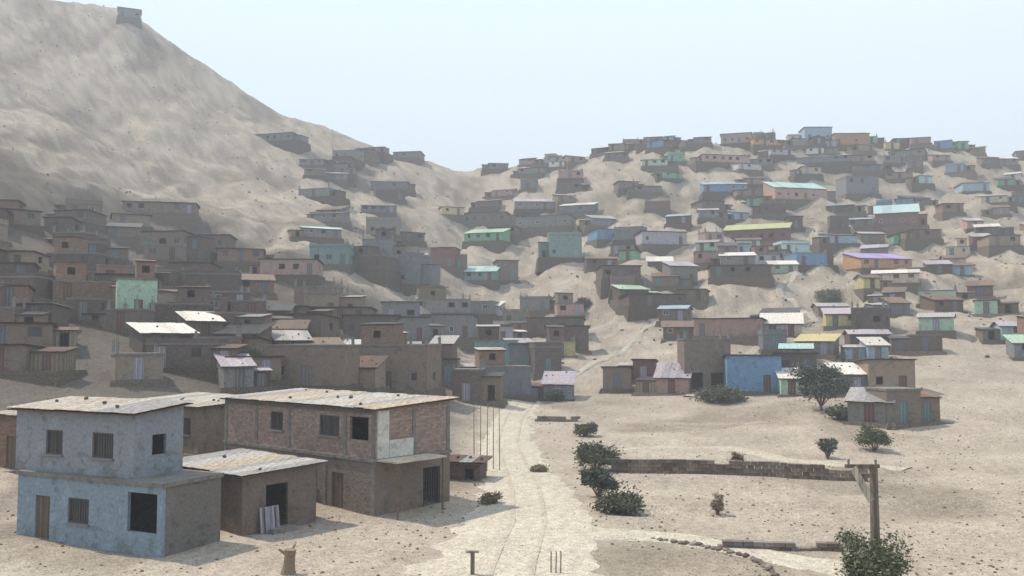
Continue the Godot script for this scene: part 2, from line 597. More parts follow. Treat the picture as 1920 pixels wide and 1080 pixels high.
# a mono-pitch or gable roof laid of corrugated sheets
func add_roof(root: Node3D, P: Dictionary, w: float, dep: float, hf: float, hb: float, y0: float) -> void:
	var over: float = P.get("over", 0.28)
	var sw: float = P.get("sheet", 1.9)
	var roofs: Array = P.roofs
	var st := new_st()
	var slopes := []
	if P.roof == "gable":
		var rise: float = P.get("rise", 0.7)
		slopes = [[dep / 2 + over, hf - over * rise / (dep / 2), 0.0, hf + rise], [-dep / 2 - over, hf - over * rise / (dep / 2), 0.0, hf + rise]]
	else:
		var k := (hb - hf) / dep
		slopes = [[dep / 2 + over, hf - over * k, -dep / 2 - over, hb + over * k]]
	# the deck under the sheets, one folded slab
	var prof := []
	for s in slopes: prof.append(Vector2(s[0] * 0.97, y0 + s[1] + 0.06))
	if P.roof == "gable": prof.insert(1, Vector2(0, y0 + slopes[0][3] + 0.06))
	else: prof.append(Vector2(slopes[0][2] * 0.97, y0 + slopes[0][3] + 0.06))
	var hx := w / 2 + over * 0.8
	for i in prof.size() - 1:
		var a := Vector3(0, prof[i].y, prof[i].x)
		var b := Vector3(0, prof[i + 1].y, prof[i + 1].x)
		var X := Vector3(hx, 0, 0)
		var D := Vector3(0, 0.05, 0)
		quad(st, b - X, b + X, a + X, a - X)
		quad(st, a - X - D, a + X - D, b + X - D, b - X - D)
		quad(st, a + X, b + X, b + X - D, a + X - D)
		quad(st, b - X, a - X, a - X - D, b - X - D)
		if i == 0: quad(st, a - X, a + X, a + X - D, a - X - D)
		if i == prof.size() - 2: quad(st, b + X, b - X, b - X - D, b + X - D)
	var r := part("roof", done(st), mat("wood", "board"), root, Transform3D(Basis(), P.get("shift", Vector3.ZERO)))
	for s in slopes:
		var n := maxi(1, int(round((w + 2 * over) / sw)))
		var step := (w + 2 * over) / n
		for i in n:
			var a := Vector3(0, y0 + s[1] + 0.14, s[0])
			var b := Vector3(0, y0 + s[3] + 0.14, s[2])
			var dirz := (a - b).normalized()
			var lat := Vector3.RIGHT if s[0] > s[2] else Vector3.LEFT
			var bas := Basis(lat, dirz.cross(lat), dirz)
			bas = bas * Basis(Vector3.UP, rng.randf_range(-0.012, 0.012)) * Basis(Vector3.RIGHT, rng.randf_range(-0.006, 0.006))
			var mid := (a + b) / 2.0
			mid.x = -w / 2 - over + step * (i + 0.5)
			mid.y += 0.008 * (i % 2) + rng.randf_range(0.0, 0.01)
			mid.z += rng.randf_range(-0.06, 0.06)
			part("roof_sheet", sheet_mesh, roofs[rng.randi() % roofs.size()], r, put(Vector3(step * 1.05, 1.0, (a - b).length() * rng.randf_range(0.985, 1.02)), mid, bas))
			if P.get("weights", 0.0) > rng.randf():
				var t := rng.randf_range(-0.4, 0.4)
				part("stone_weight", stones[rng.randi() % stones.size()], mat("grey", "stone"), r, Transform3D(Basis(Vector3.UP, rng.randf() * TAU).scaled(Vector3.ONE * rng.randf_range(0.16, 0.3)), mid + bas.z * t * (a - b).length() + Vector3(0, 0.08, 0)))

func add_flat_roof(root: Node3D, P: Dictionary, w: float, dep: float, h: float) -> void:
	var st := new_st()
	box(st, Vector3(0, h + 0.09, 0), Vector3(w + 0.16, 0.18, dep + 0.16))
	var r := part("roof", done(st), mat("grey", "plaster", 1), root)
	if P.get("rebar", false):
		for ex in [-1.0, 1.0]:
			for ez in [-1.0, 1.0]:
				var hh := rng.randf_range(0.5, 1.0)
				var s2 := new_st()
				box(s2, Vector3.ZERO, Vector3(0.26, hh, 0.26))
				var cpt := part("column_stub", done(s2), mat("grey"), root, Transform3D(Basis(), Vector3(ex * (w / 2 - 0.16), h + 0.18 + hh / 2, ez * (dep / 2 - 0.16))))
				for k in 4:
					var s3 := new_st()
					var o := Vector3(0.08 if k & 1 else -0.08, hh / 2, 0.08 if k & 2 else -0.08)
					tube(s3, o, o + Vector3(rng.randf_range(-0.05, 0.05), rng.randf_range(0.4, 0.8), rng.randf_range(-0.05, 0.05)), 0.012, 0.012, 4)
					part("reinforcing_bar", done(s3), plain("rusty bar", 0.1, 0.06, 0.045), cpt)
	if P.get("parapet", 0.0) > 0.0:
		var ph: float = P.parapet
		for ez in [-1.0, 1.0]:
			part("parapet", unit_box, P.wall, root, put(Vector3(w + 0.1, ph, 0.14), Vector3(0, h + 0.18 + ph / 2, ez * (dep / 2 - 0.05))))
		for ex in [-1.0, 1.0]:
			part("parapet", unit_box, P.wall, root, put(Vector3(0.14, ph, dep - 0.26), Vector3(ex * (w / 2 - 0.03), h + 0.18 + ph / 2, 0)))

func four_walls(root: Node3D, P: Dictionary, w: float, dep: float, hf: float, hb: float, y0: float, front: Array, right: Array, left: Array, m: Material, thick := 0.16) -> void:
	var base: Vector3 = Vector3(0, y0, 0) + P.get("shift", Vector3.ZERO)
	add_wall(root, P, w, hf, hf, Transform3D(Basis(), base + Vector3(0, 0, dep / 2)), front, P.get("front_wall", m), thick)
	add_wall(root, P, w, hb, hb, Transform3D(Basis(Vector3.UP, PI), base + Vector3(0, 0, -dep / 2)), [], m, thick)
	var inner := dep - 2 * thick - 0.002
	var k := (hb - hf) / dep
	add_wall(root, P, inner, hf + k * thick, hb - k * thick, Transform3D(Basis(Vector3.UP, PI / 2), base + Vector3(w / 2, 0, 0)), right, m, thick)
	add_wall(root, P, inner, hb - k * thick, hf + k * thick, Transform3D(Basis(Vector3.UP, -PI / 2), base + Vector3(-w / 2, 0, 0)), left, m, thick)

func add_gable_ends(root: Node3D, P: Dictionary, w: float, dep: float, h: float, rise: float) -> void:
	for e in [-1.0, 1.0]:
		var st := new_st()
		var x: float = e * w / 2.0
		var a := Vector3(x, h, dep / 2)
		var b := Vector3(x, h + rise, 0)
		var c := Vector3(x, h, -dep / 2)
		var o := Vector3(-e * 0.14, 0, 0)
		for tri in [[a, b, c], [c + o, b + o, a + o]]:
			var q: Array = tri if e < 0 else [tri[2], tri[1], tri[0]]
			for v: Vector3 in q:
				st.set_uv(Vector2(v.z, -v.y))
				st.add_vertex(v)
		part("gable", done(st), P.wall, root)

func house(called: String, label: String, category: String, group: String, pos: Vector3, yaw: float, P: Dictionary) -> Node3D:
	var root := thing(called, label, category, pos, yaw, group)
	var w: float = P.w
	var dep: float = P.dep
	if P.get("plinth", 0.0) > 0.05:
		var st := new_st()
		var ph: float = P.plinth
		var spread := 0.35
		var t := Vector3(w / 2 + 0.3, 0, dep / 2 + 0.5)
		var b := Vector3(w / 2 + 0.3 + spread, -ph, dep / 2 + 0.5 + spread)
		var el: float = P.get("ext_left", 0.0)
		var er: float = P.get("ext_right", 0.0)
		var tp := [Vector3(-t.x - el, 0, t.z), Vector3(t.x + er, 0, t.z), Vector3(t.x + er, 0, -t.z), Vector3(-t.x - el, 0, -t.z)]
		var bp := [Vector3(-b.x - el, -ph, b.z), Vector3(b.x + er, -ph, b.z), Vector3(b.x + er, -ph, -b.z), Vector3(-b.x - el, -ph, -b.z)]
		for i in 4:
			quad(st, tp[i], tp[(i + 1) % 4], bp[(i + 1) % 4], bp[i])
		quad(st, tp[3], tp[2], tp[1], tp[0])
		part("stone_terrace", done(st), P.get("plinth_mat", mat("adobe", "stone")), root)
	four_walls(root, P, w, dep, P.hf, P.hb, 0.0, P.get("front", []), P.get("right", []), P.get("left", []), P.wall)
	if P.roof == "flat":
		add_flat_roof(root, P, w, dep, P.hf)
	else:
		add_roof(root, P, w, dep, P.hf, P.hb, 0.0)
		if P.roof == "gable": add_gable_ends(root, P, w, dep, P.hf, P.get("rise", 0.7))
	return root

func wall_kind(key: String) -> String:
	return {"brick": "brick", "dark_brick": "brick", "mat": "board", "wood": "board"}.get(key, "plaster")

func roof_mats(key: String) -> Array:
	return [mat(key, "sheet", 0), mat(key, "sheet", 1), mat(key, "sheet", 2)]

# openings of an ordinary front: doors and windows spread over its width and storeys
func usual_front(w: float, h: float, storeys: int) -> Array:
	var list := []
	var n := maxi(1, int(w / 2.3))
	var dr := rng.randi() % n
	var sh := h / storeys
	for s in storeys:
		for i in n:
			var x := -w / 2 + w * (i + 0.5) / n + rng.randf_range(-0.15, 0.15)
			if s == 0 and i == dr:
				list.append([x, 0.9, 0.0, 1.95, "door"])
			elif s == 0 and rng.randf() < 0.7:
				list.append([x, rng.randf_range(0.7, 1.25), 0.95, 1.85, "window" if rng.randf() < 0.6 else "void"])
	if storeys > 1:
		# upper openings stand in columns of their own only where the column below is free
		for i in n:
			pass
	return list

func where_is(px: float, d: float, crest: bool) -> String:
	if crest and px > 860: return "on settled hill's crest"
	if crest: return "on bare hill's crest"
	if px < 560: return "on bare hill's flank" if d < 190 else "high on bare hill"
	if px < 870: return "below bare hill" if d < 170 else "in the gully"
	if d < 135: return "at settled hill's foot"
	if d < 215: return "low on settled hill"
	return "high on settled hill"

func hill_house(px: float, ybase: float, wpx: float, hpx: float, wall: String, roof: String, kind: String, extra := {}) -> void:
	var g := ground_at(px, ybase)
	if g == Vector3.INF: return
	var d := -g.z
	var w := clampf(wpx / F * d, 2.6, 15.0)
	var total := clampf(hpx / F * d, 2.4, 8.0)
	var dep: float = extra.get("dep", clampf(w * rng.randf_range(0.6, 0.9), 3.2, 6.5))
	var yaw: float = extra.get("yaw", rng.randf_range(-0.42, 0.42)) + atan2(-g.x, d) * 0.5
	var fwd := Vector3(sin(yaw), 0, cos(yaw))
	var c := g - fwd * (dep / 2 + 0.6)
	# the terrace: level with the ground at the middle of the house
	var y := maxf(hgt(c.x, c.z), g.y + 0.15)
	y = minf(y, g.y + total * 0.5)
	var lowest := y
	for sx in [-0.5, 0.5]:
		for sz in [-0.5, 0.5]:
			var q: Vector3 = c + fwd * (sz * (dep + 1.4)) + Vector3(cos(yaw), 0, -sin(yaw)) * (sx * (w + 1.2))
			lowest = minf(lowest, hgt(q.x, q.z))
	var h := clampf(total - (y - g.y), 2.1, 6.0)
	var rise := 0.0
	var hf := h
	var hb := h
	if kind == "mono":
		rise = minf(dep * extra.get("pitch", 0.3), h * 0.45)
		hf = maxf(h - rise, 1.8)
		hb = hf + rise
	elif kind == "back":
		hb = maxf(h - 0.35, 1.8)
	elif kind == "gable":
		hf = maxf(h - 0.6, 1.9)
		hb = hf
	var storeys := 2 if hf > 4.2 else 1
	var door_key: String = ["wood", "slate", "teal", "maroon", "grey", "lilac"][rng.randi() % 6]
	var P := {
		"w": w, "dep": dep, "hf": hf, "hb": hb, "wall": mat(wall, wall_kind(wall), rng.randi() % 3), "roofs": roof_mats(roof), "roof": "mono" if kind == "back" else kind,
		"plinth": y - lowest + 0.5, "plinth_mat": mat("adobe", "stone", rng.randi() % 4), "trim": mat(["wood", "dark", "grey", "white"][rng.randi() % 4]), "door": mat(door_key, "board"),
		"sheet": 0.9 if d < 110 else 2.0, "rebar": kind == "flat" and rng.randf() < 0.6, "parapet": rng.randf_range(0.3, 0.7) if kind == "flat" and rng.randf() < 0.4 else 0.0, "weights": 0.35 if d < 170 else 0.0,
		"rise": 0.6,
	}
	P.front = extra.get("front", usual_front(w, hf, 1))
	if storeys == 2 and not extra.has("front"):
		var up := []
		for o in P.front: up.append(o)
		P.front = []
		for o in up:
			if o[4] == "door": P.front.append(o)
			elif rng.randf() < 0.5: P.front.append([o[0], o[1], 3.2, 4.3, "window"])
			else: P.front.append(o)
	if rng.randf() < 0.5: P.right = [[rng.randf_range(-0.4, 0.4), 0.8, 1.0, 1.8, "void"]]
	var rk: String = {"mono": "sloping %s roof", "back": "%s roof tipped back", "gable": "%s gabled roof", "flat": "flat roof"}[kind]
	if "%s" in rk: rk = rk % SAY[roof]
	var size := "long" if w > 9.5 else "two-storey" if storeys == 2 else "tall" if hf > 3.4 else "small" if w < 4.5 else "low"
	var place := where_is(px, d, extra.get("crest", false))
	var label: String = extra.get("label", "%s %s house with %s %s" % [size, SAY[wall], rk, place])
	if used.has(label):
		var tone: String = {"mono": SAY[roof] + " roof", "back": SAY[roof] + " roof", "gable": SAY[roof] + " gable", "flat": "flat roof"}[kind]
		label = "%s %s house with %s, %s door, %s" % [size, SAY[wall], tone, SAY[door_key], place]
	used[label] = true
	# a lean-to of odds and ends against one side
	var side := 0.0
	var lw := rng.randf_range(1.6, 2.9)
	if rng.randf() < 0.5 and not extra.has("front"):
		side = 1.0 if rng.randf() < 0.5 else -1.0
		P["ext_right" if side > 0 else "ext_left"] = lw
	var hs := house("hillside_house", label, "house", extra.get("group", "houses " + place), Vector3(c.x, y, c.z), yaw, P)
	# a half-built room on top of some flat roofs
	if kind == "flat" and d < 230.0 and P.parapet == 0.0 and w > 4.0 and rng.randf() < 0.55 and not extra.has("front"):
		var uw := w * rng.randf_range(0.4, 0.6)
		var ud := dep * rng.randf_range(0.6, 0.8)
		var uh := rng.randf_range(1.7, 2.2)
		var uk: String = ["mat", "wood", "brick", wall][rng.randi() % 4]
		var U := {"w": uw, "dep": ud, "roof": "mono", "roofs": roof_mats(["zinc", "rust", "dark"][rng.randi() % 3]), "sheet": P.sheet, "over": 0.18, "trim": P.trim, "door": P.door, "shift": Vector3((1.0 if rng.randf() < 0.5 else -1.0) * (w - uw) * 0.38, 0, (ud - dep) * 0.3)}
		four_walls(hs, U, uw, ud, uh, uh + 0.25, hf + 0.182, [[0.0, 0.8, 0.7, 1.5, "void"]], [], [], mat(uk, wall_kind(uk), rng.randi() % 4), 0.1)
		add_roof(hs, U, uw, ud, uh, uh + 0.25, hf + 0.182)
	if side != 0.0:
		var ld := dep * rng.randf_range(0.55, 0.85)
		var lh := minf(hf, hb) * rng.randf_range(0.68, 0.85)
		var other: String = ["mat", "wood", "adobe", wall, "brown"][rng.randi() % 5]
		var rfk: String = ["rust", "zinc", "dark", roof][rng.randi() % 4]
		var Q := {"w": lw, "dep": ld, "roof": "mono", "roofs": roof_mats(rfk), "sheet": P.sheet, "over": 0.18, "trim": P.trim, "door": P.door, "shift": Vector3(side * (w / 2 + lw / 2 + 0.01), 0, rng.randf_range(-0.5, 0.5) * (dep - ld))}
		four_walls(hs, Q, lw, ld, lh, lh + 0.3, 0.0, [[0.0, 0.8, 0.0, 1.75, "door" if rng.randf() < 0.5 else "void"]], [], [], mat(other, wall_kind(other), rng.randi() % 4), 0.1)
		add_roof(hs, Q, lw, ld, lh, lh + 0.3, 0.0)
	placed.append(Vector3(c.x, c.z, maxf(w, dep) * 0.5 + (0.7 if side != 0.0 else 0.0)))

func room_for(px: float, py: float, gap: float) -> bool:
	var g := ground_at(px, py)
	if g == Vector3.INF: return false
	for p: Vector3 in placed:
		if Vector2(g.x - p.x, (g.z - 2.5) - p.y).length() < p.z + gap: return false
	return true

# ---------------------------------------------------------------- plants
func leafy(called: String, label: String, category: String, pos: Vector3, w: float, h: float, count: int, tone: Color, seed_: int, trunk := 0.0, leaf := 0.11) -> Node3D:
	var r := RandomNumberGenerator.new()
	r.seed = seed_
	var root := thing(called, label, category, pos)
	var sst := new_st()
	var clumps := []
	var nb := 15
	for i in nb:
		var a := TAU * i / nb + r.randf() * 0.7
		var rad := w * 0.5 * r.randf_range(0.25, 0.85)
		var tip := Vector3(cos(a) * rad, trunk + (h - trunk) * r.randf_range(0.35, 0.95), sin(a) * rad)
		var root_at := Vector3(0, trunk * 0.9, 0) + Vector3(cos(a), 0, sin(a)) * 0.04
		var mid := root_at.lerp(tip, 0.5) + Vector3(0, h * 0.06, 0)
		tube(sst, root_at, mid, 0.012 * h + 0.012, 0.009 * h + 0.008, 5)
		tube(sst, mid, tip, 0.009 * h + 0.008, 0.005, 5)
		clumps.append([tip, w * r.randf_range(0.08, 0.24)])
		for q in 3:
			tube(sst, mid.lerp(tip, 0.6), tip + Vector3(r.randfn(), absf(r.randfn()), r.randfn()) * w * 0.09, 0.006 + 0.002 * h, 0.004, 4)
		clumps.append([mid + Vector3(r.randf_range(-0.2, 0.2), 0.1, r.randf_range(-0.2, 0.2)) * w, w * r.randf_range(0.07, 0.18)])
	if trunk > 0.0: tube(sst, Vector3(0, -0.2, 0), Vector3(0, trunk, 0), 0.035 * h, 0.024 * h, 8)
	part("trunk" if trunk > 0.0 else "stems", done(sst), plain("bark", 0.13, 0.1, 0.075), root)
	var st := SurfaceTool.new()
	st.begin(Mesh.PRIMITIVE_TRIANGLES)
	for i in count:
		var c: Array = clumps[r.randi() % clumps.size()]
		var v := Vector3(r.randfn(), r.randfn() * 0.75, r.randfn())
		var p: Vector3 = c[0] + v * c[1] * 0.5
		if p.y < 0.03: continue
		var b := Basis.from_euler(Vector3(r.randf() * TAU, r.randf() * TAU, r.randf() * TAU))
		var l := leaf * r.randf_range(0.6, 1.4)
		var k := r.randf_range(0.65, 1.3)
		st.set_color(Color(tone.r * k * 1.25, tone.g * k * 1.2, tone.b * k * 1.3 * r.randf_range(0.8, 1.1)))
		st.set_normal(b.y)
		for q: Vector3 in [Vector3(-l, 0, 0), Vector3(0, 0.02, -l * 0.4), Vector3(l, 0, 0), Vector3(-l, 0, 0), Vector3(l, 0, 0), Vector3(0, 0.02, l * 0.4)]:
			st.add_vertex(p + b * q)
	var lm: StandardMaterial3D
	if mats.has("leaf"): lm = mats.leaf
	else:
		lm = StandardMaterial3D.new()
		lm.resource_name = "leaf"
		lm.vertex_color_use_as_albedo = true
		lm.roughness = 0.75
		lm.cull_mode = BaseMaterial3D.CULL_DISABLED
		lm.backlight_enabled = true
		lm.backlight = Color(0.12, 0.14, 0.06)
		mats.leaf = lm
	part("crown" if trunk > 0.0 else "foliage", st.commit(), lm, root)
	return root

# ---------------------------------------------------------------- shared meshes
func make_shared() -> void:
	var b := new_st()
	box(b, Vector3.ZERO, Vector3.ONE)
	unit_box = done(b)
	# one corrugated sheet, 1 x 1, with a folded profile across x
	var s := new_st()
	var n := 16
	for i in n:
		var x0 := -0.5 + i / float(n)
		var x1 := -0.5 + (i + 1) / float(n)
		var y0 := 0.016 if i % 2 else -0.016
		var y1 := -y0
		var e := Vector3(0, 0.006, 0)
		var a := Vector3(x0, y0, -0.5)
		var c := Vector3(x1, y1, -0.5)
		var d := Vector3(x1, y1, 0.5)
		var f := Vector3(x0, y0, 0.5)
		quad(s, a, c, d, f)
		quad(s, f - e, d - e, c - e, a - e)
		quad(s, f, d, d - e, f - e)
	sheet_mesh = done(s)
	# uneven stones
	for k in 5:
		var r := RandomNumberGenerator.new()
		r.seed = 100 + k
		var sp := SphereMesh.new()
		sp.radial_segments = 8
		sp.rings = 4
		sp.radius = 0.5
		sp.height = 1.0
		var arr := sp.get_mesh_arrays()
		var vs: PackedVector3Array = arr[Mesh.ARRAY_VERTEX]
		var nz := noise(1.1, 50 + k, 2)
		for i in vs.size():
			var v := vs[i]
			var g := 1.0 + 0.5 * nz.get_noise_3dv(v * 1.4)
			vs[i] = Vector3(v.x * g, v.y * g * 0.62, v.z * g * 0.8)
		arr[Mesh.ARRAY_VERTEX] = vs
		var am := ArrayMesh.new()
		am.add_surface_from_arrays(Mesh.PRIMITIVE_TRIANGLES, arr)
		var st := SurfaceTool.new()
		st.create_from(am, 0)
		st.deindex()
		st.generate_normals()
		stones.append(st.commit())

func scatter_rocks(called: String, label: String, count: int, region: Callable, lo: float, hi: float, material: Material) -> void:
	var mm := MultiMesh.new()
	mm.transform_format = MultiMesh.TRANSFORM_3D
	mm.mesh = stones[2]
	var list := []
	while list.size() < count:
		var xz: Vector2 = region.call()
		if n_mid.get_noise_2d(xz.x * 1.3 + 11.0, xz.y * 1.3) < rng.randf_range(-0.5, 0.45): continue
		var s := lo * pow(hi / lo, pow(rng.randf(), 2.2))
		var b := Basis.from_euler(Vector3(rng.randf() * 0.5, rng.randf() * TAU, rng.randf() * 0.5)).scaled(Vector3(s, s * rng.randf_range(0.7, 1.1), s))
		list.append(Transform3D(b, Vector3(xz.x, hgt(xz.x, xz.y) + s * 0.08, xz.y)))
	mm.instance_count = list.size()
	for i in list.size(): mm.set_instance_transform(i, list[i])
	var o := MultiMeshInstance3D.new()
	o.name = called
	o.multimesh = mm
	o.material_override = material
	add_child(o)
	o.set_meta("kind", "stuff")
	tag(o, label, "rocks")

# ---------------------------------------------------------------- the setting's tracks
func build_tracks() -> void:
	track("dirt_road", [[992, 742, 3.6], [985, 757, 3.8], [962, 785, 4.2], [950, 830, 4.6], [965, 875, 5.4], [985, 920, 6.0], [990, 980, 7.0], [960, 1060, 8.0], [-1.0, -20.0, 9.0, 1]], Color(0.57, 0.52, 0.45))
	for e in [-0.85, 0.75]:
		track("wheel_rut", [[992, 742, 0.4], [985, 757, 0.4], [962, 785, 0.4], [950, 830, 0.4], [965, 875, 0.4], [985, 920, 0.4], [990, 980, 0.4], [960, 1060, 0.4], [-1.0, -20.0, 0.4, 1]], Color(0.52, 0.468, 0.402), 0.07, e)
	track("footpath", [[1120, 848, 1.6], [1250, 838, 1.8], [1400, 846, 2.0], [1560, 872, 2.0], [1700, 880, 2.2]], Color(0.52, 0.47, 0.4))
	track("side_path", [[1020, 1000, 2.5], [1180, 1002, 2.2], [1300, 1012, 2.0], [1480, 1052, 2.4], [1620, 1075, 2.6]], Color(0.54, 0.5, 0.43))
	track("hill_path", [[1010, 738, 1.6], [1085, 700, 1.4], [1160, 662, 1.4], [1235, 610, 1.3], [1160, 560, 1.3], [1110, 505, 1.2], [1180, 480, 1.2], [1320, 470, 1.2]], Color(0.46, 0.425, 0.37), 0.16)
	track("hill_path_001", [[1290, 745, 1.5], [1420, 652, 1.4], [1530, 600, 1.4], [1460, 540, 1.3], [1560, 460, 1.2], [1640, 400, 1.2]], Color(0.46, 0.425, 0.37), 0.16)

# ---------------------------------------------------------------- the houses close by
func std(w: float, dep: float, hf: float, hb: float, wall: Material, roofs: Array, roof := "mono") -> Dictionary:
	return {"w": w, "dep": dep, "hf": hf, "hb": hb, "wall": wall, "roofs": roofs, "roof": roof, "trim": mat("wood"), "door": mat("wood", "board"), "sheet": 0.86, "weights": 0.4, "over": 0.35, "sills": true}

func corner_house(called: String, label: String, corner: Vector2, yaw: float, P: Dictionary, base := 0.0) -> Node3D:
	# corner: where the front meets the right-hand wall, as x and z
	var lx := Vector2(cos(yaw), -sin(yaw))
	var lz := Vector2(sin(yaw), cos(yaw))
	var c: Vector2 = corner - lx * (P.w / 2.0) - lz * (P.dep / 2.0)
	return house(called, label, "house", "", Vector3(c.x, base, c.y), yaw, P)

func bx(called: String, root: Node3D, m: Material, c: Vector3, s: Vector3) -> MeshInstance3D:
	var st := new_st()
	box(st, Vector3.ZERO, s)
	return part(called, done(st), m, root, Transform3D(Basis(), c))

func build_near_houses() -> void:
	var yaw := deg_to_rad(-40.5)
	var pale := [mat("cream", "sheet", 0), mat("white", "sheet", 1), mat("zinc", "sheet", 2), mat("cream", "sheet", 2)]
	# the two-storey brown house by the road
	var wall := mat("beige", "brick", 2)
	var P := std(14.0, 5.5, 2.78, 2.78, mat("brown", "plaster", 0), pale, "flat")
	P.front = [[4.0, 1.0, 0.0, 2.0, "door"], [1.6, 1.3, 1.0, 2.0, "window"]]
	P.right = [[1.35, 1.3, 0.0, 2.15, "void"]]
	var h := corner_house("brown_two_storey_house", "brown two-storey house with pale sheet roof and white corner pier beside the dirt road", Vector2(-7.06, -46), yaw, P, -0.02)
	# upper storey
	four_walls(h, P, 14.0, 5.5, 2.5, 2.75, 2.962, [[3.25, 1.7, 0.95, 2.05, "window"], [5.75, 1.5, 0.9, 2.1, "void"], [-1.6, 1.2, 0.95, 2.0, "window"]], [], [], wall)
	P.roof = "mono"
	add_roof(h, P, 14.0, 5.5, 2.5, 2.75, 2.962)
	# cement columns and a ring beam framing the brick panels
	for x in [-6.88, -3.6, -0.4, 4.6, 6.88]:
		bx("column", h, mat("grey", "plaster", 1), Vector3(x, 4.2, 2.75), Vector3(0.24, 2.46, 0.07))
	for z in [-2.6, 0.0]:
		bx("column", h, mat("grey", "plaster", 1), Vector3(7.0, 4.2, z), Vector3(0.07, 2.4, 0.24))
	bx("ring_beam", h, mat("grey", "plaster", 3), Vector3(0.0, 5.33, 2.752), Vector3(13.5, 0.2, 0.075))
	for x in [-6.88, -2.0, 2.9, 6.88]:
		bx("column", h, mat("grey", "plaster", 1), Vector3(x, 1.39, 2.75), Vector3(0.26, 2.76, 0.07))
	var white := mat("white", "plaster", 1)
	bx("corner_pier", h, white, Vector3(7.06, 4.2, 2.25), Vector3(0.12, 2.46, 0.75))
	bx("low_white_wall", h, white, Vector3(7.075, 3.42, 1.0), Vector3(0.1, 0.9, 1.7))
	var can := bx("canopy", h, mat("cream", "plaster", 0), Vector3(7.85, 2.9, 0.9), Vector3(1.5, 0.08, 3.6))
	for z in [-0.7, 2.5]:
		bx("canopy_post", h, mat("wood"), Vector3(8.5, 1.42, z), Vector3(0.09, 2.86, 0.09))
	# bars of the side gate
	for i in 7:
		bx("gate_bar", h, mat("dark"), Vector3(6.95, 1.07, 1.35 - 0.54 + 0.18 * i - 1.35 - 1.35 + 0.0), Vector3(0.035, 2.1, 0.035))
	# the low shed in front of it
	P = std(7.0, 4.2, 2.72, 2.9, mat("brown", "plaster", 1), pale)
	P.right = [[-0.2, 1.25, 0.0, 2.2, "void"]]
	P.front = [[0.5, 1.1, 0.9, 1.9, "window"], [-2.2, 0.9, 0.0, 2.0, "door"]]
	h = corner_house("low_shed", "low brown shed with patched pale sheet roof in front of the two-storey house", Vector2(-12.5, -41.6), yaw, P, -0.02)
	var lb := thing("leaning_board", "pale lilac board leaning in the low shed's dark doorway", "board", h.transform * Vector3(3.72, 0.02, 0.75), yaw)
	var ls := new_st()
	box(ls, Vector3(0, 0.6, 0), Vector3(0.05, 1.2, 1.05), Basis(Vector3.BACK, 0.13))
	part("panel", done(ls), mat("lilac", "board", 1), lb)
	for z in [-0.3, 0.3]:
		var l2 := new_st()
		box(l2, Vector3(0.045, 0.6, z), Vector3(0.03, 1.1, 0.07), Basis(Vector3.BACK, 0.13))
		part("batten", done(l2), mat("wood", "board"), lb)
	bx("step", h, mat("grey"), Vector3(3.9, 0.09, 0.2), Vector3(0.7, 0.22, 1.4))
	# the blue house nearest to the road's lower end
	var yb := deg_to_rad(-25.0)
	P = std(9.0, 3.4, 2.9, 2.9, mat("grey", "plaster", 3), pale, "flat")
	P.front = [[3.35, 1.7, 0.95, 2.6, "void"], [-0.5, 1.3, 1.0, 2.1, "window"], [-2.8, 0.95, 0.0, 2.05, "door"]]
	P.front_wall = mat("pale_blue", "plaster", 3)
	h = corner_house("blue_two_storey_house", "pale blue two-storey house with white sheet roof and dark ground-floor opening", Vector2(-14.6, -37.5), yb, P, -0.02)
	P.front_wall = mat("mist_blue", "plaster", 2)
	P.shift = Vector3(-1.35, 0, 0)
	four_walls(h, P, 7.6, 2.8, 2.75, 3.0, 3.082, [[1.9, 1.3, 0.8, 1.9, "window"], [-1.2, 1.1, 0.8, 1.9, "window"]], [[0.0, 0.8, 0.9, 1.8, "void"]], [], mat("mist_blue", "plaster", 2))
	P.roof = "mono"
	add_roof(h, P, 7.6, 2.8, 2.75, 3.0, 3.082)
	# a house behind whose roof shows between the two
	var g := at(345, 745, 60.0)
	P = std(9.0, 5.0, 3.0, 3.3, mat("adobe", "plaster", 1), pale)
	P.front = [[0.0, 1.2, 1.2, 2.3, "window"], [3.0, 1.2, 1.2, 2.3, "window"]]
	P.plinth = 1.2
	house("tan_house", "tan house with pale sheet roof rising behind the blue house", "house", "", Vector3(g.x, hgt(g.x, g.z - 2.5), g.z - 2.5), yaw, P)
	# off to the side, behind the blue house
	g = at(110, 745, 52.0)
	P = std(8.0, 5.0, 3.2, 3.6, mat("brick", "brick", 1), pale)
	P.front = [[0.0, 1.2, 1.2, 2.3, "window"], [2.6, 1.1, 1.2, 2.3, "window"], [-2.6, 0.9, 0.0, 2.0, "door"]]
	P.plinth = 1.0
	house("red_brick_house", "red brick house with pale sheet roof uphill of the blue house", "house", "", Vector3(g.x, hgt(g.x, g.z - 2.5), g.z - 2.5), yb, P)
	# low brick yard building by the road
	P = std(2.6, 1.6, 1.15, 1.25, mat("dark_brick", "brick", 0), [mat("zinc", "sheet", 0), mat("rust", "sheet", 1)])
	P.front = [[0.6, 0.6, 0.0, 0.8, "void"]]
	P.weights = 0.8
	g = ground_at(868, 902)
	house("animal_pen", "knee-high dark brick pen with sheet lid beside the brown two-storey house", "pen", "", Vector3(g.x, hgt(g.x, g.z) - 0.05, g.z - 1.0), deg_to_rad(-14), P)

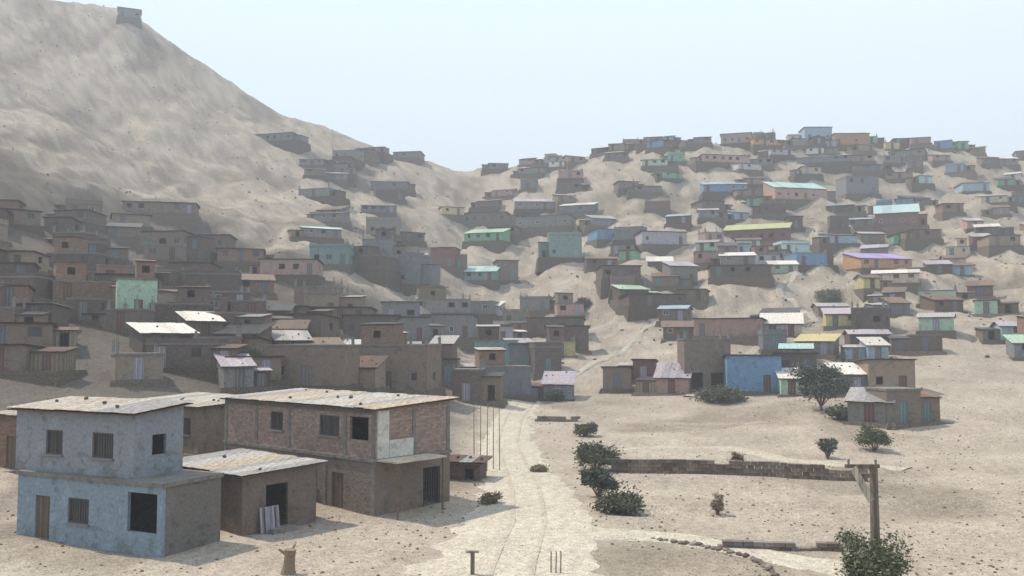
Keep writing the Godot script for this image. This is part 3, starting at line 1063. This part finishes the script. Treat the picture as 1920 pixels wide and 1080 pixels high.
# ---------------------------------------------------------------- walls, poles and small things in the valley
func block_wall(called: String, label: String, from: Vector3, to: Vector3, courses: int, bl: float, bh: float, bw: float, keys: Array) -> void:
	var root := thing(called, label, "wall", from)
	var L := Vector2(to.x - from.x, to.z - from.z).length()
	var dir := Vector3(to.x - from.x, 0, to.z - from.z).normalized()
	var yaw := atan2(-dir.z, dir.x)
	for c in courses:
		var n := int(L / bl)
		for i in n:
			var s := (i + 0.5 + (0.5 if c % 2 else 0.0)) * bl
			if s > L: continue
			if c == courses - 1 and n_mid.get_noise_1d(s * 6.0 + courses * 99.0) > 0.3: continue
			var p := from + dir * s
			p.y = hgt(p.x, p.z) - 0.06 + bh * (c + 0.5)
			var sc := Vector3(bl * rng.randf_range(0.9, 0.985), bh * rng.randf_range(0.93, 0.99), bw * rng.randf_range(0.88, 1.06))
			part("adobe_block", block_mesh(), mat(keys[rng.randi() % keys.size()], "plaster", rng.randi() % 4), root, Transform3D(Basis(Vector3.UP, yaw + rng.randf_range(-0.05, 0.05)) * Basis(Vector3.RIGHT, rng.randf_range(-0.03, 0.03)) * Basis.from_scale(sc), p - from))

var _block: ArrayMesh
func block_mesh() -> ArrayMesh:
	if _block: return _block
	# a block with chamfered upper edges
	var st := new_st()
	var c := 0.08
	var b := [Vector3(-.5, -.5, .5), Vector3(.5, -.5, .5), Vector3(.5, -.5, -.5), Vector3(-.5, -.5, -.5)]
	var m := [Vector3(-.5, .5 - c, .5), Vector3(.5, .5 - c, .5), Vector3(.5, .5 - c, -.5), Vector3(-.5, .5 - c, -.5)]
	var t := [Vector3(-.5 + c, .5, .5 - c), Vector3(.5 - c, .5, .5 - c), Vector3(.5 - c, .5, -.5 + c), Vector3(-.5 + c, .5, -.5 + c)]
	for i in 4:
		var j := (i + 1) % 4
		quad(st, m[i], m[j], b[j], b[i])
		quad(st, t[i], t[j], m[j], m[i])
	quad(st, t[3], t[2], t[1], t[0])
	quad(st, b[0], b[1], b[2], b[3])
	_block = done(st)
	return _block

func stone_row(called: String, label: String, pts: Array, size: float) -> void:
	var w := []
	for p in pts: w.append(ground_at(p[0], p[1]))
	var root := thing(called, label, "edging", w[0])
	for i in w.size() - 1:
		var a: Vector3 = w[i]
		var b: Vector3 = w[i + 1]
		var n := maxi(1, int(a.distance_to(b) / (size * 0.85)))
		for k in n:
			var q := a.lerp(b, k / float(n)) + Vector3(rng.randf_range(-0.06, 0.06), 0, rng.randf_range(-0.06, 0.06))
			var s := size * rng.randf_range(0.75, 1.25)
			q.y = hgt(q.x, q.z) + s * 0.12
			part("stone", stones[rng.randi() % 5], mat(["brown", "grey", "dark_brick"][rng.randi() % 3], "plaster", rng.randi() % 4), root, Transform3D(Basis(Vector3.UP, rng.randf() * TAU).scaled(Vector3(s, s * 0.8, s)), q - w[0]))

func build_valley_things() -> void:
	block_wall("adobe_wall", "long low brown adobe block wall crossing the dusty field", ground_at(1140, 884), ground_at(1632, 902), 4, 0.46, 0.25, 0.36, ["brown", "dark_brick", "brown", "adobe"])
	block_wall("broken_wall", "ankle-high broken wall of grey blocks beside the leafy bush", ground_at(1345, 1027), ground_at(1600, 1034), 2, 0.44, 0.2, 0.34, ["grey", "brown"])
	stone_row("stone_edging", "curved row of dark stones edging the pale side path", [[1225, 1012], [1300, 1022], [1360, 1034], [1410, 1048], [1440, 1066], [1462, 1090]], 0.34)
	block_wall("ruined_terrace_wall", "short crumbling block wall where the field meets the dirt road", ground_at(1003, 790), ground_at(1092, 790), 2, 0.5, 0.3, 0.4, ["brown", "grey"])
	# thin canes stuck upright beside the road
	for i in 5:
		var g := ground_at(889 + 12 * i, 881 + (i % 3) * 2)
		var t := thing("bamboo_cane", "thin bare cane stuck upright beside the dirt road", "pole", g, 0, "upright canes beside the dirt road")
		var st := new_st()
		var top := Vector3(rng.randf_range(-0.08, 0.08), 4.75 + rng.randf_range(-0.3, 0.3), 0.03)
		tube(st, Vector3(0, -0.3, 0), top * 0.5, 0.034, 0.03, 7)
		tube(st, top * 0.5, top, 0.03, 0.022, 7)
		part("shaft", done(st), plain("weathered cane", 0.2, 0.17, 0.12), t)
		for k in 5:
			var s2 := new_st()
			var p := top * (0.12 + 0.18 * k)
			tube(s2, p - Vector3(0, 0.02, 0), p + Vector3(0, 0.02, 0), 0.041 - 0.002 * k, 0.041 - 0.002 * k, 7)
			part("joint", done(s2), plain("weathered cane", 0.2, 0.17, 0.12), t)
	for i in 3:
		var g := ground_at(1033 + 9 * i, 1076)
		var t := thing("short_stake", "short grey wooden stake driven into the bare road", "stake", g, 0, "stakes in the bare road")
		var st := new_st()
		tube(st, Vector3(0, -0.2, 0), Vector3(rng.randf_range(-0.03, 0.03), 0.85, 0), 0.03, 0.026, 6)
		part("shaft", done(st), mat("adobe", "plaster"), t)
		var s2 := new_st()
		tube(s2, Vector3(0, 0.83, 0), Vector3(0, 0.9, 0), 0.02, 0.008, 6)
		part("tip", done(s2), mat("adobe", "plaster"), t)
	# a post with a board nailed on its top
	var g := ground_at(886, 1079)
	var t := thing("board_topped_post", "weathered post with a short board nailed on top in the bare road", "post", g)
	bx("post", t, mat("adobe", "board"), Vector3(0, 0.38, 0), Vector3(0.16, 1.0, 0.14))
	bx("board", t, mat("adobe", "board", 1), Vector3(0, 0.905, 0), Vector3(0.5, 0.05, 0.22))
	# a stump
	g = ground_at(540, 1076)
	t = thing("tree_stump", "knobbly brown tree stump on the pale ground by the shed", "stump", g)
	var st := new_st()
	var rr := [0.34, 0.26, 0.22, 0.21, 0.23]
	for k in 4:
		tube(st, Vector3(0.02 * k, -0.1 + 0.26 * k, 0), Vector3(0.02 * (k + 1), -0.1 + 0.26 * (k + 1), 0), rr[k], rr[k + 1], 11)
	part("trunk", done(st), plain("stump bark", 0.2, 0.15, 0.1), t)
	for k in 3:
		var s2 := new_st()
		var a := 1.0 + 2.1 * k
		tube(s2, Vector3(0.04, 0.6 + 0.08 * k, 0), Vector3(cos(a) * 0.38, 0.85 + 0.1 * k, sin(a) * 0.38), 0.08, 0.04, 6)
		part("limb", done(s2), plain("stump bark", 0.2, 0.15, 0.1), t)
	# the braced post in the leafy bush
	g = at(1643, 1085, 33.0)
	t = thing("braced_post", "grey timber post with crossarm and slanting brace rising from the leafy bush", "post", Vector3(g.x, hgt(g.x, g.z), g.z))
	var s3 := new_st()
	tube(s3, Vector3(0, -0.4, 0), Vector3(0, 4.35, 0), 0.19, 0.14, 10)
	part("pole", done(s3), mat("adobe", "board", 1), t)
	bx("crossarm", t, mat("brown", "board"), Vector3(-0.42, 4.42, 0), Vector3(1.25, 0.13, 0.14))
	for e in [-1.0, 1.0]:
		bx("insulator_pin", t, mat("grey"), Vector3(-0.42 + 0.5 * e, 4.57, 0), Vector3(0.07, 0.18, 0.07))
	var s4 := new_st()
	box(s4, Vector3.ZERO, Vector3(0.26, 1.35, 0.04), Basis(Vector3.BACK, 0.5))
	part("brace", done(s4), mat("cream", "board"), t, Transform3D(Basis(), Vector3(-0.5, 3.78, 0.19)))

# ---------------------------------------------------------------- plants
func build_plants() -> void:
	var dusty := Color(0.075, 0.085, 0.05)
	var dark := Color(0.05, 0.06, 0.042)
	var fresh := Color(0.085, 0.1, 0.05)
	var list := [
		# px, base py, width, height, trunk, label, tone, kind
		[1540, 770, 5.6, 4.4, 0.5, "dark round tree beside the blue building at the hill foot", dark, "tree"],
		[1640, 846, 2.9, 2.2, 0.0, "broad green bush below the grey houses at the field's edge", fresh, "bush"],
		[1552, 860, 1.3, 1.5, 0.0, "thin small bush on the pale bank beyond the adobe wall", dusty, "bush"],
		[1098, 818, 2.0, 1.2, 0.0, "flat dusty bush beside the crumbling block wall", dusty, "bush"],
		[1115, 882, 3.4, 1.7, 0.0, "wide dark bush at the end of the long adobe wall", dusty, "bush"],
		[1122, 932, 2.2, 1.6, 0.0, "tall dark bush on the road side of the adobe wall", dark, "bush"],
		[1160, 962, 2.8, 0.9, 0.0, "low sprawling bush spreading over the pale ground by the road", dusty, "bush"],
		[1382, 884, 1.1, 1.4, 0.0, "reddish dry shrub poking over the long adobe wall", Color(0.17, 0.12, 0.075), "shrub"],
		[1346, 965, 0.8, 1.1, 0.0, "small upright tan dry shrub alone in the field", Color(0.22, 0.18, 0.12), "shrub"],
		[1095, 580, 3.5, 2.2, 0.0, "grey green scrub bush on the bare slope above the flat dark roof", dusty, "bush"],
		[1555, 575, 6.0, 3.0, 0.0, "wide olive scrub on the pale slope of the settled hill", Color(0.12, 0.12, 0.075), "bush"],
		[1040, 752, 2.4, 1.1, 0.0, "low dark bush at the upper end of the dirt road", dark, "bush"],
		[1350, 752, 6.0, 0.8, 0.0, "long low hedge of scrub before the brown block house", dusty, "bush"],
		[1575, 785, 2.4, 1.0, 0.0, "low green bush on the bank below the dark round tree", dusty, "bush"],
		[1010, 885, 1.4, 0.4, 0.0, "flat straw coloured tuft on the dirt road's edge", Color(0.2, 0.18, 0.11), "shrub"],
		[918, 945, 1.3, 0.5, 0.0, "brownish tuft beside the canes' foot", Color(0.16, 0.13, 0.085), "shrub"],
		[450, 705, 4.0, 2.4, 0.5, "dark green tree among the dark brick houses", dark, "tree"],
	]
	var k := 0
	for p in list:
		var g := ground_at(p[0], p[1])
		if g == Vector3.INF: continue
		leafy({"tree": "round_tree", "bush": "dusty_bush", "shrub": "dry_shrub"}[p[7]], p[5], p[7], Vector3(g.x, g.y - 0.03, g.z), p[2], p[3], int(900 + 1000 * p[2]), p[6], 900 + k, p[4], 0.075 if p[7] == "shrub" else 0.16 if g.z < -75.0 else 0.11)
		k += 1
	var b := at(1636, 1085, 32.0)
	leafy("dusty_bush", "large leafy green bush growing round the braced post", "bush", Vector3(b.x, hgt(b.x, b.z), b.z), 2.7, 2.0, 5200, fresh, 990, 0.0, 0.08)

# ---------------------------------------------------------------- the settlement
func build_hill_houses() -> void:
	# x0, x1, top, base, wall, roof, kind, extra
	var L := [
		# crest of the settled hill
		[1000, 1065, 276, 296, "slate", "dark", "back", {"crest": true}],
		[1106, 1150, 262, 280, "grey", "dark", "back", {"crest": true}],
		[1252, 1286, 243, 262, "slate", "zinc", "back", {"crest": true}],
		[1300, 1350, 241, 266, "mat", "dark", "mono", {"crest": true}],
		[1352, 1408, 249, 277, "pink", "slate", "back", {"crest": true}],
		[1412, 1486, 252, 282, "orange", "yellow", "mono", {"crest": true}],
		[1510, 1562, 237, 272, "pale_blue", "slate", "back", {"crest": true}],
		[1566, 1632, 249, 277, "orange", "dark", "back", {"crest": true}],
		[1668, 1730, 284, 304, "grey", "dark", "back", {"crest": true}],
		[452, 560, 250, 270, "slate", "dark", "back", {"label": "long slate blue house alone high on the bare hill"}],
		[735, 788, 285, 303, "slate", "dark", "back", {"crest": true}],
		[222, 262, 14, 44, "slate", "dark", "back", {"crest": true, "label": "small slate blue house on the very top of the bare hill"}],
		# second rows
		[1028, 1058, 300, 319, "white", "zinc", "mono", {}],
		[968, 1018, 314, 336, "grey", "mint", "mono", {}],
		[1204, 1252, 298, 322, "mint", "white", "mono", {}],
		[1306, 1422, 290, 318, "pink", "rust", "back", {}],
		[1384, 1432, 303, 332, "white", "white", "mono", {"pitch": 0.5}],
		[1488, 1600, 285, 322, "slate", "cyan", "mono", {"pitch": 0.42}],
		[1592, 1640, 290, 312, "adobe", "white", "mono", {}],
		[1602, 1656, 308, 332, "grey", "lilac", "mono", {}],
		[1320, 1402, 333, 371, "blue", "pale_blue", "mono", {}],
		[1448, 1562, 334, 386, "pink", "cyan", "mono", {"label": "long pinkish house with wide pale turquoise sheet roof on the settled hill", "pitch": 0.4}],
		[1588, 1652, 330, 374, "slate", "slate", "flat", {}],
		[1192, 1242, 346, 374, "grey", "white", "mono", {}],
		[1160, 1200, 340, 362, "brown", "dark", "back", {}],
		[1316, 1364, 378, 404, "brown", "dark", "back", {}],
		[1428, 1474, 380, 412, "dark_brick", "dark", "flat", {}],
		[1644, 1720, 374, 440, "maroon", "cyan", "mono", {"pitch": 0.75, "dep": 6.0, "label": "maroon house with steep bright turquoise sheet roof on the settled hill"}],
		[1354, 1480, 414, 462, "maroon", "lime", "mono", {"label": "long maroon house with yellowish green sheet roof on the settled hill"}],
		[1482, 1508, 405, 436, "dark_brick", "dark", "back", {}],
		[1558, 1592, 404, 440, "dark_brick", "dark", "flat", {}],
		[1204, 1292, 434, 478, "lilac", "dark", "back", {}],
		[1110, 1160, 400, 430, "slate", "zinc", "mono", {}],
		[1150, 1205, 430, 468, "slate", "dark", "flat", {}],
		[1352, 1416, 474, 506, "grey", "white", "mono", {"pitch": 0.55}],
		[1334, 1446, 500, 536, "dark_brick", "dark", "back", {"label": "long dark brick house with near black roof below a white roof"}],
		[1258, 1314, 488, 538, "grey", "lilac", "mono", {}],
		[1612, 1720, 470, 512, "orange", "purple", "mono", {"pitch": 0.5, "dep": 6.5, "label": "orange house with wide violet sheet roof on the settled hill"}],
		[1640, 1720, 512, 540, "cream", "white", "mono", {}],
		[1678, 1730, 440, 466, "green", "green", "back", {}],
		[1130, 1204, 498, 534, "dark_brick", "zinc", "back", {}],
		[966, 1048, 366, 402, "slate", "lilac", "mono", {"pitch": 0.45}],
		[1046, 1112, 374, 412, "slate", "white", "mono", {"pitch": 0.45}],
		[828, 872, 390, 414, "yellow", "mat", "back", {}],
		[862, 950, 398, 424, "brown", "rust", "back", {}],
		[866, 942, 424, 462, "green", "mint", "mono", {"label": "green house with mint green sheet roof near the gully", "pitch": 0.4}],
		[804, 852, 464, 502, "maroon", "pink", "back", {}],
		[868, 928, 496, 534, "teal", "cyan", "mono", {"pitch": 0.7, "label": "dark teal house with steep gleaming turquoise roof above the gully"}],
		[934, 974, 488, 532, "brown", "rust", "back", {}],
		[960, 1070, 404, 442, "grey", "lilac", "back", {}],
		[1030, 1092, 440, 492, "teal", "dark", "flat", {}],
		[898, 934, 566, 604, "lilac", "white", "mono", {}],
		[986, 1092, 596, 630, "dark_brick", "dark", "back", {"dep": 5.0, "label": "long dark brick house with flat near black roof above the dirt road"}],
		[924, 964, 612, 652, "lilac", "white", "back", {}],
		[892, 972, 640, 696, "teal", "dark", "flat", {}],
		[898, 1000, 690, 748, "slate", "slate", "flat", {"label": "slate blue flat-roofed house at the upper end of the dirt road"}],
		[1058, 1104, 612, 662, "dark_brick", "dark", "back", {}],
		[1180, 1292, 553, 594, "dark_brick", "dark", "back", {}],
		[846, 902, 696, 756, "dark_brick", "dark", "flat", {}],
		[956, 1012, 646, 700, "slate", "zinc", "back", {}],
		[1018, 1072, 706, 752, "slate", "lilac", "mono", {"pitch": 0.4}],
		[868, 920, 610, 650, "dark_brick", "rust", "back", {}],
		[972, 1030, 560, 596, "grey", "dark", "flat", {}],
		[1004, 1058, 652, 704, "dark_brick", "dark", "flat", {}],
		[1130, 1182, 690, 738, "brown", "rust", "back", {}],
		# foot of the settled hill
		[1300, 1424, 598, 646, "pink", "rust", "back", {"label": "pinkish plastered house with dark rusty roof edge above the brown block house"}],
		[1430, 1502, 588, 636, "cream", "white", "mono", {"pitch": 0.6, "label": "cream house under a steep white sheet roof at the hill foot"}],
		[1596, 1656, 578, 628, "dark_brick", "grey", "flat", {}],
		[1286, 1374, 622, 736, "brown", "dark", "flat", {"yaw": 0.15, "front": [[-1.4, 1.6, 0.0, 2.0, "void"], [1.2, 1.6, 0.0, 2.0, "void"]], "label": "tall blank brown block house standing over two dark open bays"}],
		[1186, 1226, 676, 722, "maroon", "dark", "back", {"label": "small maroon house at the hill foot beside the pink one"}],
		[1228, 1290, 686, 742, "pink", "lilac", "mono", {"pitch": 0.5, "label": "small pink house with pale lilac sheet roof beside the maroon one"}],
		[1366, 1466, 668, 742, "blue", "slate", "back", {"yaw": 0.0, "label": "bright blue two-tone building with slate roof beside the brown block house"}],
		[1468, 1508, 698, 744, "mint", "white", "mono", {"yaw": 0.0, "label": "narrow mint green shack joined to the blue building"}],
		[1458, 1532, 664, 712, "dark_brick", "dark", "back", {}],
		[1580, 1648, 686, 744, "slate", "white", "mono", {}],
		[1634, 1720, 676, 742, "adobe", "rust", "back", {"label": "dusty tan house with rusty roof edge beside the grey hill-foot houses"}],
		[1590, 1668, 744, 800, "grey", "zinc", "mono", {}],
		[1668, 1740, 734, 802, "brown", "dark", "flat", {}],
		# flank of the bare hill
		[222, 292, 524, 604, "mint", "mint", "flat", {"label": "mint green painted house on the flank of the bare hill"}],
		[232, 362, 380, 412, "brown", "dark", "back", {"dep": 5.0}],
		[572, 642, 428, 462, "grey", "cyan", "mono", {"pitch": 0.5}],
		[578, 652, 462, 506, "teal", "zinc", "flat", {}],
		[486, 592, 486, 530, "pink", "rust", "back", {}],
		[678, 736, 448, 500, "slate", "dark", "flat", {}],
		[716, 786, 480, 546, "slate", "dark", "flat", {}],
		[560, 606, 298, 320, "slate", "lilac", "mono", {}],
		[596, 650, 316, 342, "slate", "zinc", "mono", {}],
		[272, 372, 622, 676, "dark_brick", "white", "mono", {"pitch": 0.25, "yaw": 0.5}],
		[356, 422, 606, 646, "dark_brick", "white", "mono", {"pitch": 0.3, "yaw": 0.5}],
		[520, 584, 626, 680, "dark_brick", "zinc", "mono", {"yaw": 0.3}],
		[624, 668, 648, 690, "pink", "white", "mono", {}],
		[700, 750, 626, 676, "dark_brick", "zinc", "mono", {}],
		[806, 846, 632, 690, "dark_brick", "zinc", "mono", {}],
		[490, 640, 650, 730, "brown", "zinc", "flat", {"yaw": -0.3}],
		[650, 800, 650, 735, "brown", "rust", "flat", {"yaw": -0.25}],
		[424, 476, 692, 740, "grey", "lilac", "mono", {}],
	]
	L.sort_custom(func(a, b): return a[3] > b[3])
	for e in L:
		hill_house((e[0] + e[1]) / 2.0, e[3], e[1] - e[0], e[3] - e[2], e[4], e[5], e[6], e[7])
	# the many others between them
	var dull := ["brick", "brown", "adobe", "grey", "dark_brick", "mat", "brown", "slate", "pink", "grey", "cream", "wood"]
	var roofs := ["zinc", "rust", "dark", "zinc", "lilac", "rust", "slate", "dark", "white"]
	var bright := ["cyan", "blue", "green", "pink", "yellow", "mint", "lilac", "pale_blue", "white"]
	var tries := 0
	var made := 0
	while made < 122 and tries < 4000:      # settled hill
		tries += 1
		var px := rng.randf_range(870.0, 2020.0)
		var py := lerpf(275.0, 690.0, pow(rng.randf(), 1.35))
		if _bare(px, py) or (px < 1000 and py < 320): continue
		if not room_for(px, py, 1.3): continue
		var lively := rng.randf() < 0.32
		var kind: String = ["mono", "back", "flat", "gable", "mono"][rng.randi() % 5]
		var far := remap(py, 280.0, 690.0, 1.0, 1.9)
		hill_house(px, py, rng.randf_range(20, 42) * far, rng.randf_range(14, 20) * far, bright[rng.randi() % bright.size()] if lively else dull[rng.randi() % dull.size()], bright[rng.randi() % bright.size()] if rng.randf() < 0.2 else roofs[rng.randi() % roofs.size()], kind)
		made += 1
	made = 0
	tries = 0
	while made < 26 and tries < 900:        # a row of small ones along the crest
		tries += 1
		var px := rng.randf_range(960.0, 1960.0)
		var py := lerpf(300.0, 272.0, smoothstep(960.0, 1250.0, px)) + rng.randf_range(-6.0, 14.0)
		if not room_for(px, py, 0.7): continue
		var wl: String = bright[rng.randi() % bright.size()] if rng.randf() < 0.35 else dull[rng.randi() % dull.size()]
		hill_house(px, py, rng.randf_range(18, 34), rng.randf_range(14, 19), wl, roofs[rng.randi() % roofs.size()], ["back", "mono", "flat"][rng.randi() % 3], {"crest": true})
		made += 1
	tries = 0
	made = 0
	while made < 84 and tries < 1500:       # the dark flank and the gully
		tries += 1
		var px := rng.randf_range(-60.0, 880.0)
		var py := rng.randf_range(285.0, 735.0)
		var edge := lerpf(405.0, 590.0, clampf((px - 224.0) / 520.0, 0.0, 1.0))
		var gully := px > 545 and px < 880 and py > 290 + maxf(0.0, 640.0 - px) * 0.3 and absf(px - (600.0 + (py - 290.0) * 0.62)) < 95.0
		if py < edge and not gully: continue
		if not room_for(px, py, 0.9): continue
		var kind: String = ["flat", "back", "flat", "mono", "back"][rng.randi() % 5]
		var wl: String = ["dark_brick", "brown", "dark_brick", "brick", "brown", "adobe"][rng.randi() % 6] if not gully else ["slate", "grey", "dark_brick"][rng.randi() % 3]
		var rf: String = ["dark", "rust", "rust", "rust", "zinc"][rng.randi() % 5]
		var far := remap(py, 290.0, 730.0, 0.85, 1.9)
		hill_house(px, py, rng.randf_range(36, 70) * far, rng.randf_range(19, 31) * far, wl, rf, kind)
		made += 1

func _bare(px: float, py: float) -> bool:
	# slopes the photograph shows without houses
	for e in [[1020, 545, 70, 55], [1165, 620, 85, 40], [1510, 555, 85, 45], [1120, 330, 40, 20], [1100, 560, 50, 40], [1150, 700, 60, 40]]:
		if Vector2((px - e[0]) / e[2], (py - e[1]) / e[3]).length() < 1.0: return true
	return false

func build_rocks() -> void:
	var hill := func() -> Vector2:
		var d := lerpf(105.0, 335.0, sqrt(rng.randf()))
		return Vector2((lerpf(-350.0, 2250.0, pow(rng.randf(), 0.55)) - 960.0) / F * d, -d)
	scatter_rocks("hillside_rubble", "loose grey brown boulders and rubble strewn over both hillsides", 12000, hill, 0.12, 0.7, mat("adobe", "stone", 0))
	var near := func() -> Vector2:
		var d := lerpf(24.0, 105.0, pow(rng.randf(), 1.3))
		return Vector2((rng.randf_range(-300.0, 2250.0) - 960.0) / F * d, -d)
	scatter_rocks("field_stones", "small pale stones littering the dusty valley floor", 11000, near, 0.03, 0.2, mat("mat", "stone", 2))


func _ready() -> void:
	rng.seed = 20240
	# ---- camera
	var cam := Camera3D.new()
	cam.name = "camera"
	add_child(cam)
	cam.position = EYE
	cam.rotation_degrees = Vector3(TILT, 0, 0)
	cam.fov = FOV
	cam.far = 4000.0
	cam.current = true
	# ---- sky, haze, exposure
	var env := Environment.new()
	env.tonemap_mode = Environment.TONE_MAPPER_LINEAR
	env.tonemap_exposure = 1.28
	env.background_mode = Environment.BG_SKY
	var sm := ProceduralSkyMaterial.new()
	sm.sky_top_color = Color(0.86, 0.94, 1.0)
	sm.sky_horizon_color = Color(0.935, 0.975, 1.0)
	sm.sky_curve = 0.12
	sm.energy_multiplier = 1.08
	sm.ground_horizon_color = Color(0.8, 0.78, 0.72)
	sm.ground_bottom_color = Color(0.6, 0.56, 0.5)
	sm.sun_angle_max = 1.0
	var sky := Sky.new()
	sky.sky_material = sm
	env.sky = sky
	env.fog_enabled = true
	env.fog_density = 0.0012
	env.fog_light_color = Color(0.95, 0.965, 1.0)
	env.sdfgi_enabled = true
	env.ssao_enabled = true
	env.ssil_enabled = true
	var we := WorldEnvironment.new()
	we.name = "world_environment"
	we.environment = env
	add_child(we)
	# ---- sun: high, beyond the bare hill's side
	var sun := DirectionalLight3D.new()
	sun.name = "sun"
	sun.light_energy = 1.4
	sun.light_color = Color(1.0, 0.95, 0.87)
	sun.light_angular_distance = 0.6
	sun.shadow_enabled = true
	add_child(sun)
	sun.look_at_from_position(Vector3.ZERO, -Vector3(-0.5, 0.82, -0.28))
	# ---- setting
	n_big = noise(1.0 / 60.0, 31, 3)
	n_mid = noise(1.0 / 17.0, 32, 4)
	n_small = noise(1.0 / 6.0, 33, 3)
	n_gully = noise(1.0 / 26.0, 34, 3)
	n_patch = noise(1.0 / 34.0, 35, 5)
	n_crag = noise(1.0 / 15.0, 36, 4)
	n_crag.fractal_type = FastNoiseLite.FRACTAL_RIDGED
	make_textures()
	make_shared()
	make_profiles()
	build_terrain()
	build_tracks()
	# ---- things
	build_near_houses()
	build_valley_things()
	build_plants()
	build_hill_houses()
	build_rocks()
